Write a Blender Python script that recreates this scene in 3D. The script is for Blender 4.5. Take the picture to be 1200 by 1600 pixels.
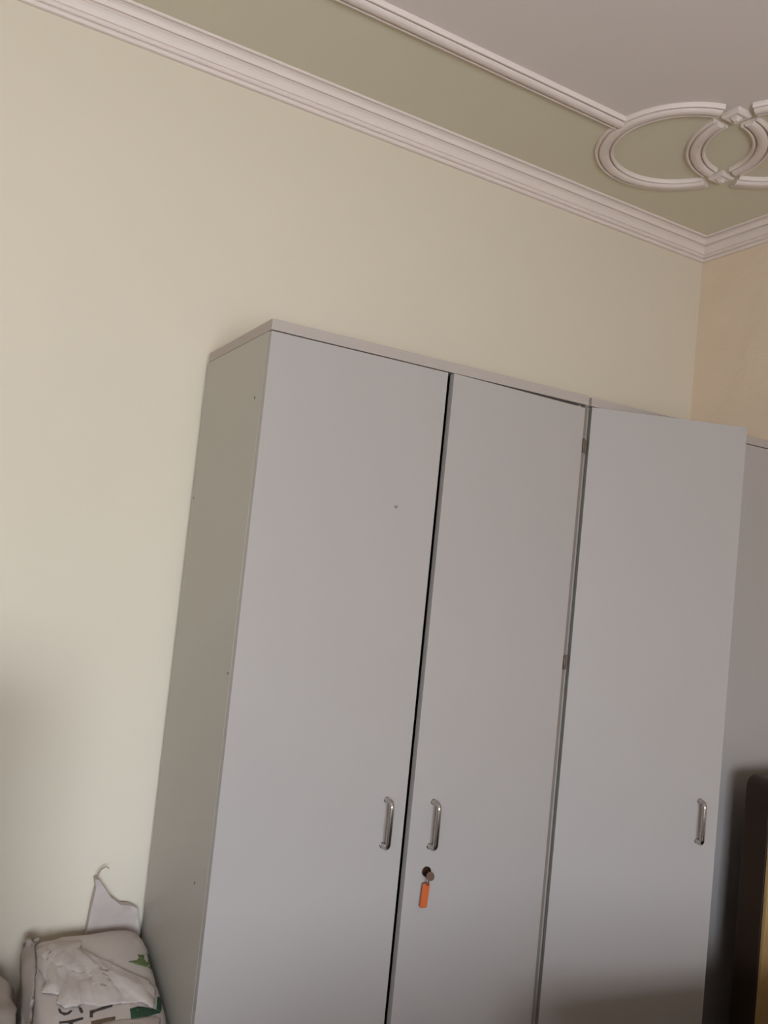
import bpy, bmesh, math, random
from mathutils import Vector, Matrix, noise
from mathutils.bvhtree import BVHTree
random.seed(7)
R = math.radians
S = bpy.context.scene
COL = S.collection
for o in list(bpy.data.objects):
    bpy.data.objects.remove(o, do_unlink=True)

# ------------------------------------------------------------------ camera
F_PX, PITCH, YAW, ROLL = 1302.753, R(3.46677), R(28.91071), R(5.85237)
CAM = Vector((-0.60096, -1.66178, 1.60778))
fw = Vector((math.sin(YAW)*math.cos(PITCH), math.cos(YAW)*math.cos(PITCH), math.sin(PITCH)))
r0 = Vector((math.cos(YAW), -math.sin(YAW), 0)); u0 = r0.cross(fw)
rt = math.cos(ROLL)*r0 + math.sin(ROLL)*u0
up = -math.sin(ROLL)*r0 + math.cos(ROLL)*u0
cd = bpy.data.cameras.new('camera'); cam = bpy.data.objects.new('camera', cd); COL.objects.link(cam)
cam.matrix_world = Matrix(((rt.x, up.x, -fw.x, CAM.x), (rt.y, up.y, -fw.y, CAM.y),
                           (rt.z, up.z, -fw.z, CAM.z), (0, 0, 0, 1)))
cd.sensor_fit = 'HORIZONTAL'; cd.sensor_width = 36; cd.lens = 36*F_PX/1200; cd.clip_start = 0.02
S.camera = cam

# ------------------------------------------------------------------ light and exposure
WZ0, WZ1, YF = 0.80, 2.00, -3.6
WINS = ((-1.72, -0.08),)      # unseen window added behind the camera, placed to shape the light
world = bpy.data.worlds.new('world'); S.world = world; world.use_nodes = True
bg = world.node_tree.nodes['Background']
wn = world.node_tree.nodes; wl = world.node_tree.links      # sky above the horizon, dimmer ground below it
wtc = wn.new('ShaderNodeTexCoord'); wsp = wn.new('ShaderNodeSeparateXYZ'); wrp = wn.new('ShaderNodeValToRGB')
wl.new(wtc.outputs['Generated'], wsp.inputs[0]); wma = wn.new('ShaderNodeMath'); wma.operation = 'MULTIPLY_ADD'
wl.new(wsp.outputs[2], wma.inputs[0]); wma.inputs[1].default_value = 0.5; wma.inputs[2].default_value = 0.5
wl.new(wma.outputs[0], wrp.inputs[0]); wl.new(wrp.outputs[0], bg.inputs[0])
wrp.color_ramp.elements[0].position = 0.48; wrp.color_ramp.elements[0].color = (0.68, 0.74, 0.78, 1)
wrp.color_ramp.elements[1].position = 0.54; wrp.color_ramp.elements[1].color = (0.82, 0.92, 1.03, 1)
bg.inputs[1].default_value = 11.0
sd = bpy.data.lights.new('sun', 'SUN'); sun = bpy.data.objects.new('sun', sd); COL.objects.link(sun)
sd.energy = 13.0; sd.angle = R(0.6); sd.color = (1.0, 0.97, 0.95)
sun_dir = Vector((0.25, 1.0, -1.0)).normalized()
sun.rotation_euler = sun_dir.to_track_quat('-Z', 'Y').to_euler(); sun.location = (0, -6, 6)
for wx0, wx1 in WINS:
    pdt = bpy.data.lights.new('window_portal', 'AREA'); portal = bpy.data.objects.new('window_portal', pdt); COL.objects.link(portal)
    pdt.shape = 'RECTANGLE'; pdt.size = wx1-wx0; pdt.size_y = WZ1-WZ0; pdt.cycles.is_portal = True
    portal.location = ((wx0+wx1)/2, YF-0.16, (WZ0+WZ1)/2); portal.rotation_euler = (R(90), 0, 0)
S.view_settings.view_transform = 'Standard'; S.view_settings.look = 'None'
S.view_settings.gamma = 1.0; S.view_settings.use_curve_mapping = False
S.view_settings.exposure = 1.32
try:
    S.cycles.use_denoising = True; S.cycles.max_bounces = 12; S.cycles.diffuse_bounces = 8
except Exception:
    pass

# ------------------------------------------------------------------ materials
def srgb(r, g, b):
    f = lambda c: (c/255/12.92) if c/255 <= 0.04045 else ((c/255+0.055)/1.055)**2.4
    return (f(r), f(g), f(b), 1)
def mat(name, col, rough=0.6, metal=0.0, var=None, vscale=3.0, bump=0.0, bscale=60.0, coat=0.0, spec=0.5, detail=3.0):
    m = bpy.data.materials.new(name); m.use_nodes = True
    nt = m.node_tree; b = nt.nodes['Principled BSDF']
    b.inputs['Base Color'].default_value = col; b.inputs['Roughness'].default_value = rough
    b.inputs['Metallic'].default_value = metal; b.inputs['Specular IOR Level'].default_value = spec
    b.inputs['Coat Weight'].default_value = coat
    tc = nt.nodes.new('ShaderNodeTexCoord')
    if var:
        n = nt.nodes.new('ShaderNodeTexNoise'); n.inputs['Scale'].default_value = vscale; n.inputs['Detail'].default_value = detail
        mx = nt.nodes.new('ShaderNodeMix'); mx.data_type = 'RGBA'
        nt.links.new(tc.outputs['Object'], n.inputs['Vector'])
        nt.links.new(n.outputs['Fac'], mx.inputs[0])
        mx.inputs[6].default_value = col; mx.inputs[7].default_value = var
        nt.links.new(mx.outputs[2], b.inputs['Base Color'])
    if bump:
        n2 = nt.nodes.new('ShaderNodeTexNoise'); n2.inputs['Scale'].default_value = bscale; n2.inputs['Detail'].default_value = 4
        bp = nt.nodes.new('ShaderNodeBump'); bp.inputs['Strength'].default_value = bump; bp.inputs['Distance'].default_value = 0.01
        nt.links.new(tc.outputs['Object'], n2.inputs['Vector'])
        nt.links.new(n2.outputs['Fac'], bp.inputs['Height']); nt.links.new(bp.outputs['Normal'], b.inputs['Normal'])
    return m
M = {}
M['wall'] = mat('cream_wall_paint', srgb(213, 202, 185), 0.75, var=srgb(208, 198, 181), vscale=1.2, bump=0.03, bscale=40)
M['wall_beige'] = mat('rough_beige_plaster', srgb(222, 203, 182), 0.85, var=srgb(214, 195, 173), vscale=5, bump=0.55, bscale=13)
M['trim'] = mat('white_plaster_trim', srgb(222, 209, 204), 0.6)
M['laminate'] = mat('grey_laminate', srgb(168, 161, 158), 0.38, var=srgb(164, 157, 154), vscale=2.0, spec=0.4)
M['laminate_side'] = mat('grey_side_laminate', srgb(172, 168, 160), 0.35, var=srgb(167, 163, 155), vscale=2.5, spec=0.45)
M['edge'] = mat('edge_banding', srgb(168, 157, 151), 0.5)
M['edge_dark'] = mat('worn_edge_banding', srgb(130, 118, 112), 0.55, var=srgb(116, 102, 95), vscale=6)
M['carcass'] = mat('carcass_inside', srgb(90, 78, 70), 0.7)
M['chrome'] = mat('chrome', (0.50, 0.47, 0.45, 1), 0.18, 1.0)
M['rust'] = mat('rusty_hinge', srgb(120, 98, 84), 0.6, 0.2, var=srgb(96, 74, 60), vscale=90)
M['screw'] = mat('screw_head', srgb(110, 100, 92), 0.5, 0.5)
M['key'] = mat('dull_key_metal', srgb(104, 80, 66), 0.38, 0.85)
M['lock'] = mat('dark_lock_metal', srgb(104, 80, 66), 0.22, 0.9)
M['orange'] = mat('orange_plastic', srgb(188, 92, 46), 0.45)
M['sack'] = mat('white_woven_plastic', srgb(190, 178, 172), 0.55, var=srgb(172, 159, 152), vscale=9, bump=0.12, bscale=300)
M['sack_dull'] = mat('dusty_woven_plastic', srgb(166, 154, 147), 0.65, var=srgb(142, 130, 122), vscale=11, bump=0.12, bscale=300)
M['ink_green'] = mat('green_ink', srgb(98, 112, 66), 0.6, var=srgb(78, 94, 54), vscale=20)
M['ink_dark_green'] = mat('dark_green_ink', srgb(30, 62, 40), 0.6)
M['ink_black'] = mat('black_ink', srgb(52, 44, 44), 0.6)
M['ink_brown'] = mat('brown_ink', srgb(92, 72, 56), 0.6)
M['string'] = mat('sack_string', srgb(150, 138, 122), 0.8)
M['brown'] = mat('dark_brown_wood', srgb(54, 38, 28), 0.5, var=srgb(42, 29, 21), vscale=7)
M['tan'] = mat('tan_wood', srgb(178, 146, 98), 0.45, var=srgb(160, 130, 84), vscale=9)
M['floor'] = mat('brown_floor', srgb(116, 102, 90), 0.55, var=srgb(106, 92, 82), vscale=2)
M['steel_blue'] = mat('blue_grey_paint', srgb(96, 112, 118), 0.45)
M['fabric'] = mat('dark_brown_upholstery', srgb(84, 64, 54), 0.9, var=srgb(70, 52, 44), vscale=8)
M['frame_white'] = mat('painted_window_frame', srgb(214, 206, 196), 0.5)

# ------------------------------------------------------------------ mesh helpers
def link(name, bm, m, parent=None, smooth=False, bevel=0.0, segs=2):
    me = bpy.data.meshes.new(name)
    if smooth == 'auto': pass
    bmesh.ops.recalc_face_normals(bm, faces=bm.faces)
    if smooth:
        for f in bm.faces: f.smooth = True
    bm.to_mesh(me); bm.free()
    ms = m if isinstance(m, (list, tuple)) else [m]
    for q in ms: me.materials.append(q)
    o = bpy.data.objects.new(name, me); COL.objects.link(o)
    if parent: o.parent = parent
    if bevel:
        b = o.modifiers.new('bevel', 'BEVEL'); b.width = bevel; b.segments = segs; b.limit_method = 'ANGLE'
    return o
def box(bm, x0, x1, y0, y1, z0, z1):
    vs = [bm.verts.new((x, y, z)) for x in (x0, x1) for y in (y0, y1) for z in (z0, z1)]
    for f in ((0, 1, 3, 2), (4, 6, 7, 5), (0, 4, 5, 1), (2, 3, 7, 6), (0, 2, 6, 4), (1, 5, 7, 3)):
        bm.faces.new([vs[i] for i in f])
    return vs
def boxo(name, dims, m, parent=None, bevel=0.0):
    bm = bmesh.new(); box(bm, *dims); return link(name, bm, m, parent, bevel=bevel)
def sweep(bm, rings, closed=False, cap=True):
    """rings: list of lists of points (closed section)"""
    vr = [[bm.verts.new(p) for p in r] for r in rings]
    n = len(vr[0]); k = len(vr)
    for i in range(k if closed else k-1):
        a, b = vr[i], vr[(i+1) % k]
        for j in range(n):
            bm.faces.new((a[j], a[(j+1) % n], b[(j+1) % n], b[j]))
    if cap and not closed:
        bm.faces.new(vr[0][::-1]); bm.faces.new(vr[-1])
def tube(bm, pts, rad, n=10):
    pts = [Vector(p) for p in pts]; rings = []; ref = None
    for i, p in enumerate(pts):
        t = (pts[min(i+1, len(pts)-1)] - pts[max(i-1, 0)]).normalized()
        if ref is None:
            ref = t.orthogonal().normalized()
        ref = (ref - t*ref.dot(t)).normalized(); b = t.cross(ref)
        rr = rad[i] if isinstance(rad, (list, tuple)) else rad
        rings.append([p + rr*(math.cos(a)*ref + math.sin(a)*b) for a in [2*math.pi*j/n for j in range(n)]])
    sweep(bm, rings)
def structure(o):
    o['kind'] = 'structure'; return o
def tag(o, label, cat, group=None):
    o['label'] = label; o['category'] = cat
    if group: o['group'] = group
    return o
def thing(name, loc, label, cat, group=None):
    o = bpy.data.objects.new(name, None); COL.objects.link(o); o.location = loc; o.empty_display_size = 0.05
    return tag(o, label, cat, group)

# ------------------------------------------------------------------ room shell
XL, XR, YB, ZC, T = -2.5, 1.8213, 0.4745, 2.9093, 0.15
structure(boxo('floor', (XL-T, XR+T, YF-T, YB+T, -0.12, 0), M['floor']))
structure(boxo('wall_back', (XL-T, XR+T, YB, YB+T, 0, ZC), M['wall']))
structure(boxo('wall_right', (XR, XR+T, YF, YB, 0, ZC), M['wall_beige']))
structure(boxo('wall_left', (XL-T, XL, YF, YB, 0, ZC), M['wall']))
bm = bmesh.new()
xs = [XL-T] + [v for wn_ in WINS for v in wn_] + [XR+T]
for k in range(0, len(xs), 2): box(bm, xs[k], xs[k+1], YF-T, YF, 0, ZC)
for wx0, wx1 in WINS:
    box(bm, wx0, wx1, YF-T, YF, 0, WZ0); box(bm, wx0, wx1, YF-T, YF, WZ1, ZC)
structure(link('wall_front', bm, M['wall']))
# added, unseen window openings in the front wall: sill rail, head, jambs and mullion
for k, (wx0, wx1) in enumerate(WINS):
    w = structure(boxo('window_%d' % (k+1), (wx0, wx1, YF-0.10, YF-0.05, WZ0, WZ0+0.05), M['frame_white']))
    for nm, d in (('window_head', (wx0, wx1, YF-0.10, YF-0.05, WZ1-0.05, WZ1)), ('window_jamb', (wx0, wx0+0.05, YF-0.10, YF-0.05, WZ0+0.05, WZ1-0.05)),
                  ('window_jamb', (wx1-0.05, wx1, YF-0.10, YF-0.05, WZ0+0.05, WZ1-0.05)), ('mullion', ((wx0+wx1)/2-0.02, (wx0+wx1)/2+0.02, YF-0.10, YF-0.05, WZ0+0.05, WZ1-0.05))):
        boxo(nm, d, M['frame_white'], w)

# ceiling with the painted green border band and the two rings of the corner motif
RC1 = (XR-0.602, YB-0.418); RC2 = (XR-0.418, YB-0.602); RR, RW = 0.220, 0.054
BORD = 0.413
mc = bpy.data.materials.new('two_tone_ceiling_paint'); mc.use_nodes = True
nt = mc.node_tree; N = nt.nodes; L = nt.links; pb = N['Principled BSDF']; pb.inputs['Roughness'].default_value = 0.8
tc = N.new('ShaderNodeTexCoord'); sp = N.new('ShaderNodeSeparateXYZ'); L.new(tc.outputs['Object'], sp.inputs[0])
def mth(op, a, b=None):
    n = N.new('ShaderNodeMath'); n.operation = op
    for i, v in enumerate((a, b)):
        if v is None: continue
        if isinstance(v, (int, float)): n.inputs[i].default_value = v
        else: L.new(v, n.inputs[i])
    return n.outputs[0]
bx = mth('GREATER_THAN', sp.outputs[0], XR-BORD); by = mth('GREATER_THAN', sp.outputs[1], YB-BORD)
bl = mth('LESS_THAN', sp.outputs[0], XL+BORD); bf = mth('LESS_THAN', sp.outputs[1], YF+BORD)
msk = mth('MAXIMUM', mth('MAXIMUM', bx, by), mth('MAXIMUM', bl, bf))
for cx, cy in (RC1, RC2):
    d = N.new('ShaderNodeVectorMath'); d.operation = 'DISTANCE'
    cmb = N.new('ShaderNodeCombineXYZ'); L.new(sp.outputs[0], cmb.inputs[0]); L.new(sp.outputs[1], cmb.inputs[1])
    L.new(cmb.outputs[0], d.inputs[0]); d.inputs[1].default_value = (cx, cy, 0)
    msk = mth('MAXIMUM', msk, mth('LESS_THAN', d.outputs['Value'], RR))
mx = N.new('ShaderNodeMix'); mx.data_type = 'RGBA'; L.new(msk, mx.inputs[0])
mx.inputs[6].default_value = srgb(216, 206, 203); mx.inputs[7].default_value = srgb(209, 203, 183)
L.new(mx.outputs[2], pb.inputs['Base Color'])
structure(boxo('ceiling', (XL-T, XR+T, YF-T, YB+T, ZC, ZC+0.12), mc))

# cornice profile: (out from wall, up from the cornice foot)
CORN = [(0, 0), (.0095, 0), (.0125, .002), (.0135, .005), (.0125, .0085), (.0090, .0095), (.0090, .0120), (.0150, .0125), (.0185, .0150), (.0190, .0185), (.0170, .0210),
        (.0170, .0230), (.0215, .0235), (.0235, .0290), (.0270, .0355), (.0320, .0410), (.0385, .0445), (.0345, .0450), (.0345, .0475), (.0410, .0480), (.0425, .0525), (.0455, .0575), (.0500, .0612),
        (.0560, .0632), (.0520, .0637), (.0520, .0662), (.0585, .0665), (.0608, .0680), (.0608, .0727), (0, .0727)]
ZL = ZC-0.0727
def cornice(name, ends):
    """ends: two functions mapping (o,h) to a point"""
    bm = bmesh.new(); sweep(bm, [[e(o, h) for o, h in CORN] for e in ends])
    return structure(link(name, bm, M['trim']))
cornice('trim_1', (lambda o, h: (XL+o, YB-o, ZL+h), lambda o, h: (XR-o, YB-o, ZL+h)))
cornice('trim_2', (lambda o, h: (XR-o, YB-o, ZL+h), lambda o, h: (XR-o, YF+o, ZL+h)))
cornice('trim_3', (lambda o, h: (XL+o, YB-o, ZL+h), lambda o, h: (XL+o, YF+o, ZL+h)))
cornice('trim_4', (lambda o, h: (XL+o, YF+o, ZL+h), lambda o, h: (XR-o, YF+o, ZL+h)))

# ceiling beading: three-part section (across, down from the ceiling)
def bead(width):
    h = width/2
    half_ = [(1.0, 0), (1.0, .007), (.93, .0115), (.84, .0125), (.74, .0115), (.68, .008), (.66, .0035), (.56, .0035), (.53, .009), (.45, .0130), (.30, .0160), (.14, .0173)]
    return [(-h*u, v) for u, v in half_] + [(0, .0176)] + [(h*u, v) for u, v in half_[::-1]]
BW = bead(0.056)
# straight beads end against the outside of the rings
def ring_hit(c, lateral, outer):
    return math.sqrt(max(outer**2 - lateral**2, 0))
bm = bmesh.new()
yb = YB-BORD
rr_end = []
for s, d in BW:
    lat = (yb+s) - RC1[1]; rr_end.append((RC1[0]-ring_hit(RC1, lat, RR+RW/2-0.012), yb+s, ZC-d))
sweep(bm, [[(XL+BORD, yb+s, ZC-d) for s, d in BW], rr_end]); structure(link('trim_5', bm, M['trim']))
bm = bmesh.new(); xb = XR-BORD; rr_end = []
for s, d in BW:
    lat = (xb+s) - RC2[0]; rr_end.append((xb+s, RC2[1]-ring_hit(RC2, lat, RR+RW/2-0.012), ZC-d))
sweep(bm, [[(xb+s, YF+BORD, ZC-d) for s, d in BW], rr_end]); structure(link('trim_6', bm, M['trim']))
# two interlocking rings, broken at the crossings by square bosses
RB = bead(RW)
def arc(bm, c, a0, a1):
    n = max(8, int(abs(a1-a0)/R(4)))
    sweep(bm, [[(c[0]+(RR+s)*math.cos(a), c[1]+(RR+s)*math.sin(a), ZC-d) for s, d in RB] for a in [a0+(a1-a0)*i/n for i in range(n+1)]])
mid = ((RC1[0]+RC2[0])/2, (RC1[1]+RC2[1])/2)
half = math.hypot(RC1[0]-RC2[0], RC1[1]-RC2[1])/2; hh = math.sqrt(RR*RR-half*half)*math.sqrt(.5)
PT = (mid[0]-hh, mid[1]-hh); PBm = (mid[0]+hh, mid[1]+hh)
for i, (c, other) in enumerate(((RC1, RC2), (RC2, RC1))):
    at_ = math.atan2(PT[1]-c[1], PT[0]-c[0]); ab = math.atan2(PBm[1]-c[1], PBm[0]-c[0])
    g = 0.050/RR
    if i == 0:      # ring nearer the back wall: lens side runs through the angle of -45 degrees
        lens = (at_+g, ab-g); outer = (ab+g, at_+2*math.pi-g)
    else:
        lens = (ab+g, at_+(2*math.pi if at_ < ab else 0)-g); outer = (at_+(0)+g, ab-g)
        if outer[1] < outer[0]: outer = (outer[0], outer[1]+2*math.pi)
    bm = bmesh.new(); arc(bm, c, *lens); rg = structure(link('trim_%d' % (7+i), bm, M['trim'], smooth=False))
    bm = bmesh.new(); arc(bm, c, *outer); link('ring_arc', bm, M['trim'], rg)
    px, py = (PT, PBm)[i]
    bm = bmesh.new()
    def sq(h, z): return [(px+sx*h, py+sy*h, ZC-z) for sx, sy in ((-1, -1), (1, -1), (1, 1), (-1, 1))]
    sweep(bm, [sq(.027, 0), sq(.027, .010), sq(.022, .014), sq(.017, .014), (sq(.015, .009)), sq(.011, .013), sq(.004, .022)])
    link('square_boss', bm, M['trim'], rg)

# ------------------------------------------------------------------ wardrobes
H, D, TP = 2.10, 0.4545, 0.024
TOPZ = H-TP-0.0025          # top of the doors
def handle_path(x, z0, z1, out=0.026, r=0.011):
    pts = [(x, 0.001, z1)]
    for k in range(0, 7):
        a = R(90*k/6); pts.append((x, -out+r-r*math.sin(a), z1-r+r*math.cos(a)) if k else (x, -out+r, z1))
    for k in range(0, 7):
        a = R(90*k/6); pts.append((x, -out+r-r*math.cos(a), z0+r-r*math.sin(a)))
    pts.append((x, 0.001, z0)); return pts
def add_handle(door, x, z0, z1):
    bm = bmesh.new(); tube(bm, handle_path(x, z0, z1), 0.0062, 14)
    for z in (z0, z1):
        tube(bm, [(x, 0.0, z), (x, -0.0015, z)], 0.0072, 14)
    h = link('handle', bm, M['chrome'], door, smooth=True); h['label'] = 'chrome bow handle'
    es = h.modifiers.new('edge', 'EDGE_SPLIT'); es.split_angle = R(50)
    return h
def wardrobe(x0, label, width=0.90, right_gap=0.0):
    r = thing('wardrobe', (x0, 0, 0), label, 'wardrobe', 'grey laminate wardrobes along the back wall')
    W = width
    # top board with a rounded rear corner
    bm = bmesh.new()
    ol = [(0, 0), (W, 0)] + [(W-.02+.02*math.cos(a), D-.02+.02*math.sin(a)) for a in [R(15*k) for k in range(7)]] + \
         [(.02-.02*math.sin(a), D-.02+.02*math.cos(a)) for a in [R(15*k) for k in range(7)]]
    sweep(bm, [[(x, y, z) for x, y in ol] for z in (H-TP, H)])
    link('top_panel', bm, M['edge'], r, bevel=0.0012)
    boxo('side_panel', (0.0015, 0.018, 0.0205, D-.002, 0, H-TP), M['laminate_side'], r, 0.0008)
    boxo('side_panel', (W-0.018, W-0.0015, 0.0205, D-.002, 0, H-TP), M['laminate_side'], r, 0.0008)
    boxo('back_panel', (0.018, W-0.018, D-0.012, D-0.004, 0.08, H-TP), M['carcass'], r)
    boxo('bottom_panel', (0.018, W-0.018, 0.022, D-0.012, 0.08, 0.098), M['carcass'], r)
    boxo('plinth', (0.018, W-0.018, 0.05, 0.066, 0, 0.08), M['laminate'], r)
    boxo('partition', (W/2-.008, W/2+.008, 0.16, D-0.012, 0.098, H-TP), M['carcass'], r)
    for z in (0.5, 0.9, 1.3, 1.7):
        boxo('shelf', (0.018, W/2-.008, 0.10, D-0.012, z, z+.016), M['carcass'], r)
        boxo('shelf', (W/2+.008, W-0.018, 0.10, D-0.012, z, z+.016), M['carcass'], r)
    boxo('edge_strip', (W-0.0105, W-0.0015, 0.002, 0.0203, 0.0, H-TP-.0005), M['edge_dark'], r)
    return r
def door(parent, hinge, width, angle, left_hinged, z1r=TOPZ, proud=0.0):
    """door leaf built in its hinge frame; the leaf is 18 mm thick, outer face at local y = 0"""
    s = 1 if left_hinged else -1
    bm = bmesh.new()
    vs = box(bm, 0, s*width, 0, 0.018, 0.085, TOPZ)
    for v in vs:
        if v.co.z > 1 and abs(v.co.x) < 1e-6 and not left_hinged: v.co.z = z1r
    o = link('door', bm, M['laminate'], parent, bevel=0.0008)
    o.location = (hinge[0], hinge[1], 0); o.rotation_euler = (0, 0, R(angle)); return o

w1 = wardrobe(0.0, 'grey laminate double wardrobe on the left, orange key tag on its right door')
d1 = door(w1, (0.0015, 0.0), 0.4512, 0, True); add_handle(d1, 0.3985, 0.9700, 1.0720)
d2 = door(w1, (0.8885, 0.0), 0.4230, 1.0, False, z1r=TOPZ-0.006)
add_handle(d2, -0.3645, 0.9610, 1.0630)
bm = bmesh.new()
sweep(bm, [[(0.345+ .0045*math.cos(a)*(1+.4*math.sin(3*a)), y_, 1.738+.0035*math.sin(a)) for a in [2*math.pi*k/14 for k in range(14)]] for y_ in (0.0004, -0.0004)])
link('scuff', bm, M['edge_dark'], d1)
# small screw caps on the exposed side
for y, z in ((0.061, 1.936), (0.437, 1.723), (0.034, 1.343), (0.095, 0.887)):
    bm = bmesh.new(); tube(bm, [(0.003, y, z), (0.0008, y, z)], 0.0030, 10); link('screw_cap', bm, M['screw'], w1)
for z in (1.968, 1.399, 0.35):
    bm = bmesh.new(); tube(bm, [(0.8925, -0.001, z-.018), (0.8925, -0.001, z+.018)], 0.0034, 10)
    hg = link('hinge', bm, M['rust'], w1, smooth=True); hg['label'] = 'rusty hinge barrel'
# lock on the second door
bm = bmesh.new(); LX, LZ = -0.3665, 0.903
tube(bm, [(LX, 0.004, LZ), (LX, -0.004, LZ)], 0.0115, 20); tube(bm, [(LX, -0.003, LZ), (LX, -0.0065, LZ)], 0.0085, 20)
lk = link('lock', bm, M['lock'], d2, smooth=True); lk['label'] = 'round metal lock'
lk.modifiers.new('edge', 'EDGE_SPLIT').split_angle = R(40)

w2 = wardrobe(0.909, 'grey laminate double wardrobe in the corner with its left door standing ajar', 0.900)
d3 = door(w2, (0.0030, 0.0), 0.4420, -21.6, True); add_handle(d3, 0.3885, 0.9655, 1.0690)
d4 = door(w2, (0.8885, 0.0), 0.4360, 0, False); add_handle(d4, -0.381, 0.9650, 1.0680)
for z in (1.968, 1.399, 0.35):
    bm = bmesh.new(); tube(bm, [(0.0045, 0.020, z-.018), (0.0045, 0.020, z+.018)], 0.0034, 10)
    link('hinge', bm, M['rust'], w2, smooth=True)

# key with its orange tag
bpy.context.view_layer.update()
kp = d2.matrix_world @ Vector((LX, -0.006, LZ))
key = tag(thing('key', kp, '', ''), 'small metal key in the wardrobe lock with an orange plastic tag hanging', 'key')
bm = bmesh.new(); box(bm, -.0012, .0012, -.012, .004, -.0035, .0035); link('blade', bm, M['key'], key, bevel=.0005)
bm = bmesh.new()      # rounded bow, a thick plate standing out of the lock, turned to the side
prof = [(0.0095*math.cos(a), 0.0105*math.sin(a)) for a in [2*math.pi*k/20 for k in range(20)]]
rot = Matrix.Rotation(R(-28), 3, 'Z') @ Matrix.Rotation(R(-14), 3, 'Y')
sweep(bm, [[Vector((0.0005, -0.0135, -0.0045)) + rot @ Vector((x, t, z)) for x, z in prof] for t in (-.0014, .0014)])
link('bow', bm, M['key'], key, bevel=.0004)
bm = bmesh.new()
loop = [(-0.004+0.0045*math.cos(a)*0.7, -0.0105+.003*math.sin(a), -0.0165+0.0090*math.sin(a)) for a in [2*math.pi*k/16 for k in range(17)]]
tube(bm, loop, 0.0011, 6); link('ring', bm, M['key'], key, smooth=True)
bm = bmesh.new()
def tagring(y, s):
    pts = []
    for cx, cz, a0 in ((.0068, -.0255, 0), (-.0068, -.0255, 90), (-.0068, -.0755, 180), (.0068, -.0755, 270)):
        for k in range(4):
            a = R(a0+30*k); pts.append(((cx + .0022*math.cos(a))*s - 0.0045+(cz+.05)*0.05, y, (cz+.0505)*s-.0505 + .0022*math.sin(a)))
    return pts
sweep(bm, [tagring(-.0085, .9), tagring(-.0075, 1), tagring(-.0025, 1), tagring(-.0015, .9)])
tg = link('tag', bm, M['orange'], key); tg['label'] = 'orange plastic tag'

# ------------------------------------------------------------------ sacks in the corner beside the wardrobe
def disp(v, amp, sc, seed):
    p = v*sc + Vector((seed, seed*1.7, -seed))
    n = noise.noise(p) + 0.5*noise.noise(p*2.1) + 0.25*noise.noise(p*4.3)
    q = Vector((p.x*0.8, p.y*1.2, p.z*1.6))
    r1 = (1-abs(noise.noise(q*1.1+Vector((9, 2, 5)))))**5; r2 = (1-abs(noise.noise(q*2.3+Vector((1, 7, 3)))))**5
    return amp*(0.8*n + 0.9*r1 + 0.45*r2 - 0.5)
def sack_body(name, m, parent, x0, x1, y0, y1, ztop, amp=.010, seed=1.0, nx=22, nz=30, pw=4.0, lean=0.0):
    """closed lofted sack: superellipse sections, bulging, closing over a pillowy top"""
    bm = bmesh.new(); rings = []
    cx, cy, hx, hy = (x0+x1)/2, (y0+y1)/2, (x1-x0)/2, (y1-y0)/2
    prof = []
    for k in range(nz+1):
        t = k/nz; prof.append((t, 1.0))
    n = 72
    levels = [(0.0, .90), (0.02, .97), (.08, 1.0)] + [(.08+.80*k/26, 1.0) for k in range(1, 27)] + \
             [(.905, .99), (.93, .975), (.95, .95), (.968, .91), (.982, .85), (.991, .77), (.996, .66), (.999, .5), (1.0, .32), (1.0, .12)]
    for t, s in levels:
        ring = []
        for j in range(n):
            a = 2*math.pi*j/n
            ca, sa = math.cos(a), math.sin(a)
            px = math.copysign(abs(ca)**(2/pw), ca); py = math.copysign(abs(sa)**(2/pw), sa)
            x = cx+hx*s*px; y = cy+hy*s*py
            zt = ztop(x, y)
            ring.append(Vector((x, y, t*zt)))
        rings.append(ring)
    sweep(bm, rings)
    bmesh.ops.recalc_face_normals(bm, faces=bm.faces); bm.normal_update()
    for v in bm.verts:
        if v.co.z > 0.02:
            dd = disp(v.co, amp, 9.0, seed)
            v.co += v.normal*(dd-amp*.6)
            v.co.x = min(v.co.x, x1); v.co.y = min(v.co.y, y1+.002)
    o = link(name, bm, m, parent, smooth=True)
    return o
def bvh_of(o):
    dg = bpy.context.evaluated_depsgraph_get()
    return BVHTree.FromObject(o, dg)
def ray_px(x, y):
    return (fw + rt*(x-600)/F_PX + up*(800-y)/F_PX).normalized()
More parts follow.
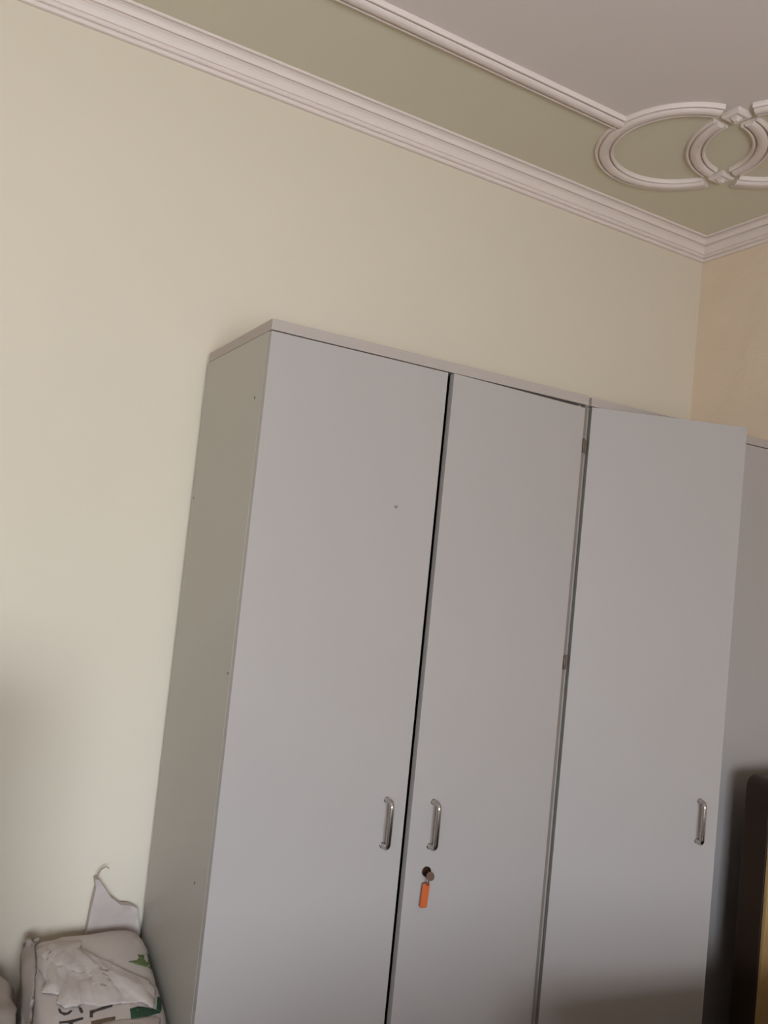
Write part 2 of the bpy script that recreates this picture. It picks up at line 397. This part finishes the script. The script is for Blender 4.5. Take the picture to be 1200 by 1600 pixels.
def drape(name, outline, base, m, parent, lift, thick, holes=None, cells=14, amp=0.0, seed=3.0, smooth=True, puff=0.0, apex=None, crease=0.0):
    """a sheet with the given outline (photo pixel positions used as measurements) laid on the surface of base"""
    bm = bmesh.new()
    xs = [p[0] for p in outline]; ys = [p[1] for p in outline]
    vs = [bm.verts.new((x, y, 0)) for x, y in outline]
    bm.faces.new(vs)
    x0, x1, y0, y1 = min(xs), max(xs), min(ys), max(ys)
    for k in range(1, cells):
        for co, no in (((x0+(x1-x0)*k/cells, 0, 0), (1, 0, 0)), ((0, y0+(y1-y0)*k/cells, 0), (0, 1, 0))):
            bmesh.ops.bisect_plane(bm, geom=bm.verts[:]+bm.edges[:]+bm.faces[:], plane_co=co, plane_no=no)
    edge = {v for e in bm.edges if e.is_boundary for v in e.verts}
    segs = list(zip(outline, outline[1:]+outline[:1]))
    for v in bm.verts:
        px, py = v.co.x, v.co.y
        d = ray_px(px, py)
        hit, nrm, _, dist = base.ray_cast(CAM, d)
        if hit is None:          # beside the silhouette: take the nearest surface point
            best = min(((base.find_nearest(CAM+d*(1.4+.03*k))) for k in range(40)), key=lambda h: h[3])
            hit, nrm = best[0], best[1]
        dm = min(((Vector((px, py))-Vector(a)) - (Vector(b)-Vector(a))*max(0, min(1, (Vector((px, py))-Vector(a)).dot(Vector(b)-Vector(a))/max(1e-6, (Vector(b)-Vector(a)).length_squared)))).length for a, b in segs)
        q = min(1, dm/18.0)
        if apex:                 # creases running out from one corner of the cloth
            an = math.atan2(py-apex[1], px-apex[0]); rad = math.hypot(px-apex[0], py-apex[1])
            w1_ = 1-abs(noise.noise(Vector((an*5.0+seed, rad*.008, seed)))); w2_ = 1-abs(noise.noise(Vector((an*11.0, rad*.014, seed+4))))
            hit = hit + nrm*crease*(w1_**4 + .6*w2_**4 - .6)*min(1, rad/30)
        v.co = hit + nrm*(lift + puff*math.sin(q*math.pi/2)) + (nrm*disp(hit, amp, 14, seed)*q if amp else Vector())
    bmesh.ops.recalc_face_normals(bm, faces=bm.faces)
    if sum(f.normal.dot(CAM-f.calc_center_median()) for f in bm.faces) < 0:
        bmesh.ops.reverse_faces(bm, faces=bm.faces[:])
    me = bpy.data.meshes.new(name)
    for f in bm.faces: f.smooth = smooth
    bm.to_mesh(me); bm.free(); me.materials.append(m)
    o = bpy.data.objects.new(name, me); COL.objects.link(o); o.parent = parent
    so = o.modifiers.new('solid', 'SOLIDIFY'); so.thickness = thick; so.offset = -1
    return o

# the big printed sack (children keep world coordinates: the Empty sits at the origin of its base)
def at_origin(name, label, cat, loc, group):
    t = thing(name, loc, label, cat, group); return t
def reparent(o, t):
    o.parent = t; o.matrix_parent_inverse = Matrix.Translation(-t.location)
GS = 'woven plastic sacks stacked in the corner'
sk = at_origin('woven_sack', 'white woven sack with green leaf print and folded flap, against the wardrobe side', 'sack', (-0.16, 0.25, 0), GS)
top1 = lambda x, y: 0.600 + 0.075*max(0, min(1, (y-0.10)/0.30)) + 0.012*math.cos((x+.15)*9)
body = sack_body('body', M['sack'], None, -0.286, -0.0015, 0.03, 0.435, top1, amp=.008, seed=2.3, pw=6.0)
bb = bvh_of(body); reparent(body, sk)
fl1 = drape('fold', [(58, 1486), (92, 1475), (128, 1474), (118, 1500), (104, 1530), (92, 1556), (64, 1554), (72, 1538), (60, 1515)], bb, M['sack'], None, .006, .006, amp=.0015, seed=6, puff=.008, cells=28, apex=(62, 1560), crease=.0025)
reparent(fl1, sk)
flap = drape('flap', [(110, 1478), (128, 1486), (160, 1502), (200, 1521), (230, 1534), (237, 1545), (241, 1556), (241, 1570), (237, 1577), (216, 1568), (190, 1570), (160, 1574), (132, 1570), (118, 1577), (100, 1577), (88, 1570), (94, 1550), (104, 1522), (112, 1500)],
             bb, M['sack'], None, .005, .006, amp=.0014, seed=4.2, puff=.007, cells=44, apex=(112, 1478), crease=.0032)
reparent(flap, sk)
seam = drape('rolled_edge', [(30, 1466), (40, 1456), (56, 1455), (57, 1480), (58, 1520), (56, 1560), (52, 1600), (40, 1625), (36, 1600), (40, 1550), (34, 1500)], bb, M['sack_dull'], None, .008, .006, amp=.003, seed=8, puff=.014)
reparent(seam, sk)
low = drape('fold', [(140, 1612), (160, 1602), (192, 1596), (226, 1593), (242, 1590), (249, 1594), (250, 1612), (248, 1630), (140, 1632)], bb, M['sack'], None, .004, .006, amp=.002, seed=12, puff=.008, cells=20)
reparent(low, sk)
prints = [
 ('leaf_print', 'ink_green', [(201, 1503), (213, 1501), (217, 1497), (215, 1492), (222, 1493), (230, 1491), (238, 1494), (243, 1495), (247, 1502), (246, 1503), (240, 1503), (234, 1508), (228, 1511), (212, 1507)]),
 ('leaf_print', 'ink_green', [(231, 1512), (240, 1506), (248, 1507), (250, 1513), (248, 1517), (240, 1518)]),
 ('leaf_print', 'ink_brown', [(242, 1530), (248, 1534), (253, 1545), (253, 1548), (247, 1546), (243, 1541)]),
 ('leaf_print', 'ink_dark_green', [(246, 1558), (256, 1560), (259, 1566), (256, 1578), (250, 1583), (244, 1577)]),
 ('leaf_print', 'ink_dark_green', [(203, 1577), (216, 1573), (230, 1575), (243, 1578), (250, 1583), (228, 1589), (205, 1592)]),
 ('letter_print', 'ink_black', [(91, 1577), (94, 1577), (97, 1582), (104, 1583), (110, 1579), (113, 1580), (108, 1585), (100, 1587), (93, 1583)]),
 ('letter_print', 'ink_black', [(123, 1574), (128, 1576), (130, 1582), (127, 1584), (124, 1579)]),
 ('letter_print', 'ink_black', [(140, 1580), (152, 1577), (165, 1572), (175, 1570), (176, 1573), (164, 1577), (150, 1581), (145, 1584), (145, 1590), (140, 1590)]),
 ('letter_print', 'ink_black', [(92, 1597), (110, 1595), (130, 1590), (130, 1593), (114, 1598), (114, 1604), (109, 1604), (108, 1599), (92, 1600)]),
 ('letter_print', 'ink_brown', [(142, 1597), (162, 1592), (180, 1589), (180, 1594), (160, 1598), (152, 1604), (144, 1604)]),
]
for nm, ink, ol in prints:
    ol = [(min(x, 252), y) for x, y in ol] if ink != 'ink_black' else ol
    pr = drape(nm, ol, bb, M[ink], None, .0012, .0008, cells=6); reparent(pr, sk)

# empty sack standing behind it against the wall, its corner drawn up with a string
sb = at_origin('woven_sack', 'narrow off-white sack corner standing up against the wall, tied with a string', 'sack', (-0.08, 0.455, 0), GS)
bm = bmesh.new()
ol = [(-.150, 0), (-.004, 0), (-.004, .60), (-.012, .672), (-.018, .694), (-.036, .704), (-.060, .708), (-.085, .728), (-.105, .755), (-.120, .775), (-.129, .776), (-.134, .755), (-.139, .715), (-.143, .66), (-.150, .5)]
ol = [(x+.010, z) if x < -.13 else (x, z) for x, z in ol]
n = len(ol)
sweep(bm, [[(x, y, z) for x, z in ol] for y in (0.443, 0.466)], cap=False)
for y in (0.443, 0.466):
    loop = [v for v in bm.verts if abs(v.co.y-y) < 1e-6]; bm.faces.new(loop)
for k in range(1, 12):
    bmesh.ops.bisect_plane(bm, geom=bm.verts[:]+bm.edges[:]+bm.faces[:], plane_co=(-.15+.0122*k, 0, 0), plane_no=(1, 0, 0))
    bmesh.ops.bisect_plane(bm, geom=bm.verts[:]+bm.edges[:]+bm.faces[:], plane_co=(0, 0, .62+.0135*k), plane_no=(0, 0, 1))
for v in bm.verts:
    if v.co.y < .45: v.co.y += max(-.012, min(.012, disp(v.co, .006, 16, 5.0)))
cb = link('body', bm, M['sack'], None, smooth=True); cb.modifiers.new('edge', 'EDGE_SPLIT').split_angle = R(45); reparent(cb, sb)
bm = bmesh.new()
tube(bm, [(-.124, .45, .770), (-.122, .45, .785), (-.116, .449, .797), (-.106, .448, .803), (-.098, .447, .798)], [.0022, .0020, .0018, .0015, .001], 8)
st = link('tie_string', bm, M['string'], None, smooth=True); st['label'] = 'thin hooked string'; reparent(st, sb)

# smaller dusty sack at the left edge
sc = at_origin('woven_sack', 'small dusty grey sack at the left edge, lower than the printed sack', 'sack', (-0.46, 0.28, 0), GS)
b3 = sack_body('body', M['sack_dull'], None, -0.64, -0.292, 0.12, 0.44, lambda x, y: 0.628+0.015*(y-.1)/.34, amp=.012, seed=7.7, pw=3.6)
reparent(b3, sc)

# ------------------------------------------------------------------ brown furniture at the right
up_ = thing('upright_panel', (1.66, -0.145, 0), 'dark brown upright wooden panel with tan front face before the last wardrobe door', 'panel')
bm = bmesh.new()
def rp(y):
    x0, x1, z1, r = 1.50-1.66, 1.805-1.66, 1.122, .03
    return [(x0, y, 0), (x1, y, 0), (x1, y, z1)] + [(x0+r-r*math.sin(a), y, z1-r+r*math.cos(a)) for a in [R(15*k) for k in range(7)]]
sweep(bm, [rp(-.042), rp(.036)]); link('core', bm, M['brown'], up_, bevel=.004)
bm = bmesh.new(); sweep(bm, [rp(-.054), rp(-.0425)]); fp = link('front_face', bm, M['tan'], up_, bevel=.002); fp['label'] = 'tan wood front face'
lc = thing('blocker_cupboard', (1.19, -0.735, 0), 'unseen low dark brown cupboard added to shade the foot of the open wardrobe door', 'cupboard')  # out of view, added to block window light from the door foot
boxo('body', (-.58, .59, -.18, .18, .06, .70), M['brown'], lc, .004)
boxo('top', (-.595, .605, -.20, .20, .70, .727), M['brown'], lc, .004)
boxo('plinth', (-.56, .57, -.16, .16, 0, .06), M['brown'], lc)
for x0, x1 in ((-.57, .0), (.01, .58)):
    dd = boxo('door', (x0, x1, -.198, -.1805, .07, .69), M['brown'], lc, .003)

# added light blockers, unseen, below and beside the view: a sofa and a steel cupboard
sf = thing('blocker_sofa', (0.25, -1.76, 0), 'unseen dark brown upholstered seat added to dim the lower doors, its back to the wardrobes', 'blocker_sofa')  # added below the view to block light from the lower doors
boxo('seat', (-.72, .72, -.42, .22, .16, .44), M['fabric'], sf, .03)
boxo('backrest', (-.72, .72, .22, .42, .16, .86), M['fabric'], sf, .04)
for x0 in (-.86, .72): boxo('arm', (x0, x0+.14, -.42, .42, .16, .64), M['fabric'], sf, .03)
for x0 in (-.72, .01): boxo('cushion', (x0, x0+.71, -.43, .21, .442, .56), M['fabric'], sf, .03)
for x0 in (-.82, .76):
    for y0 in (-.38, .32): boxo('leg', (x0, x0+.06, y0, y0+.06, 0, .16), M['brown'], sf)
lo = thing('blocker_locker', (-0.78, -0.30, 0), 'unseen blue grey steel cabinet added left of the sacks to shade the lower wall', 'blocker_locker')  # added beside the view to shade the lower left wall, bounces blue
boxo('body', (-.30, .30, -.15, .15, .05, 1.30), M['steel_blue'], lo, .006)
for x0, x1 in ((-.295, -.003), (.003, .295)): boxo('door', (x0, x1, -.168, -.1505, .06, 1.29), M['steel_blue'], lo, .003)
boxo('base', (-.28, .28, -.13, .13, 0, .05), M['brown'], lo)
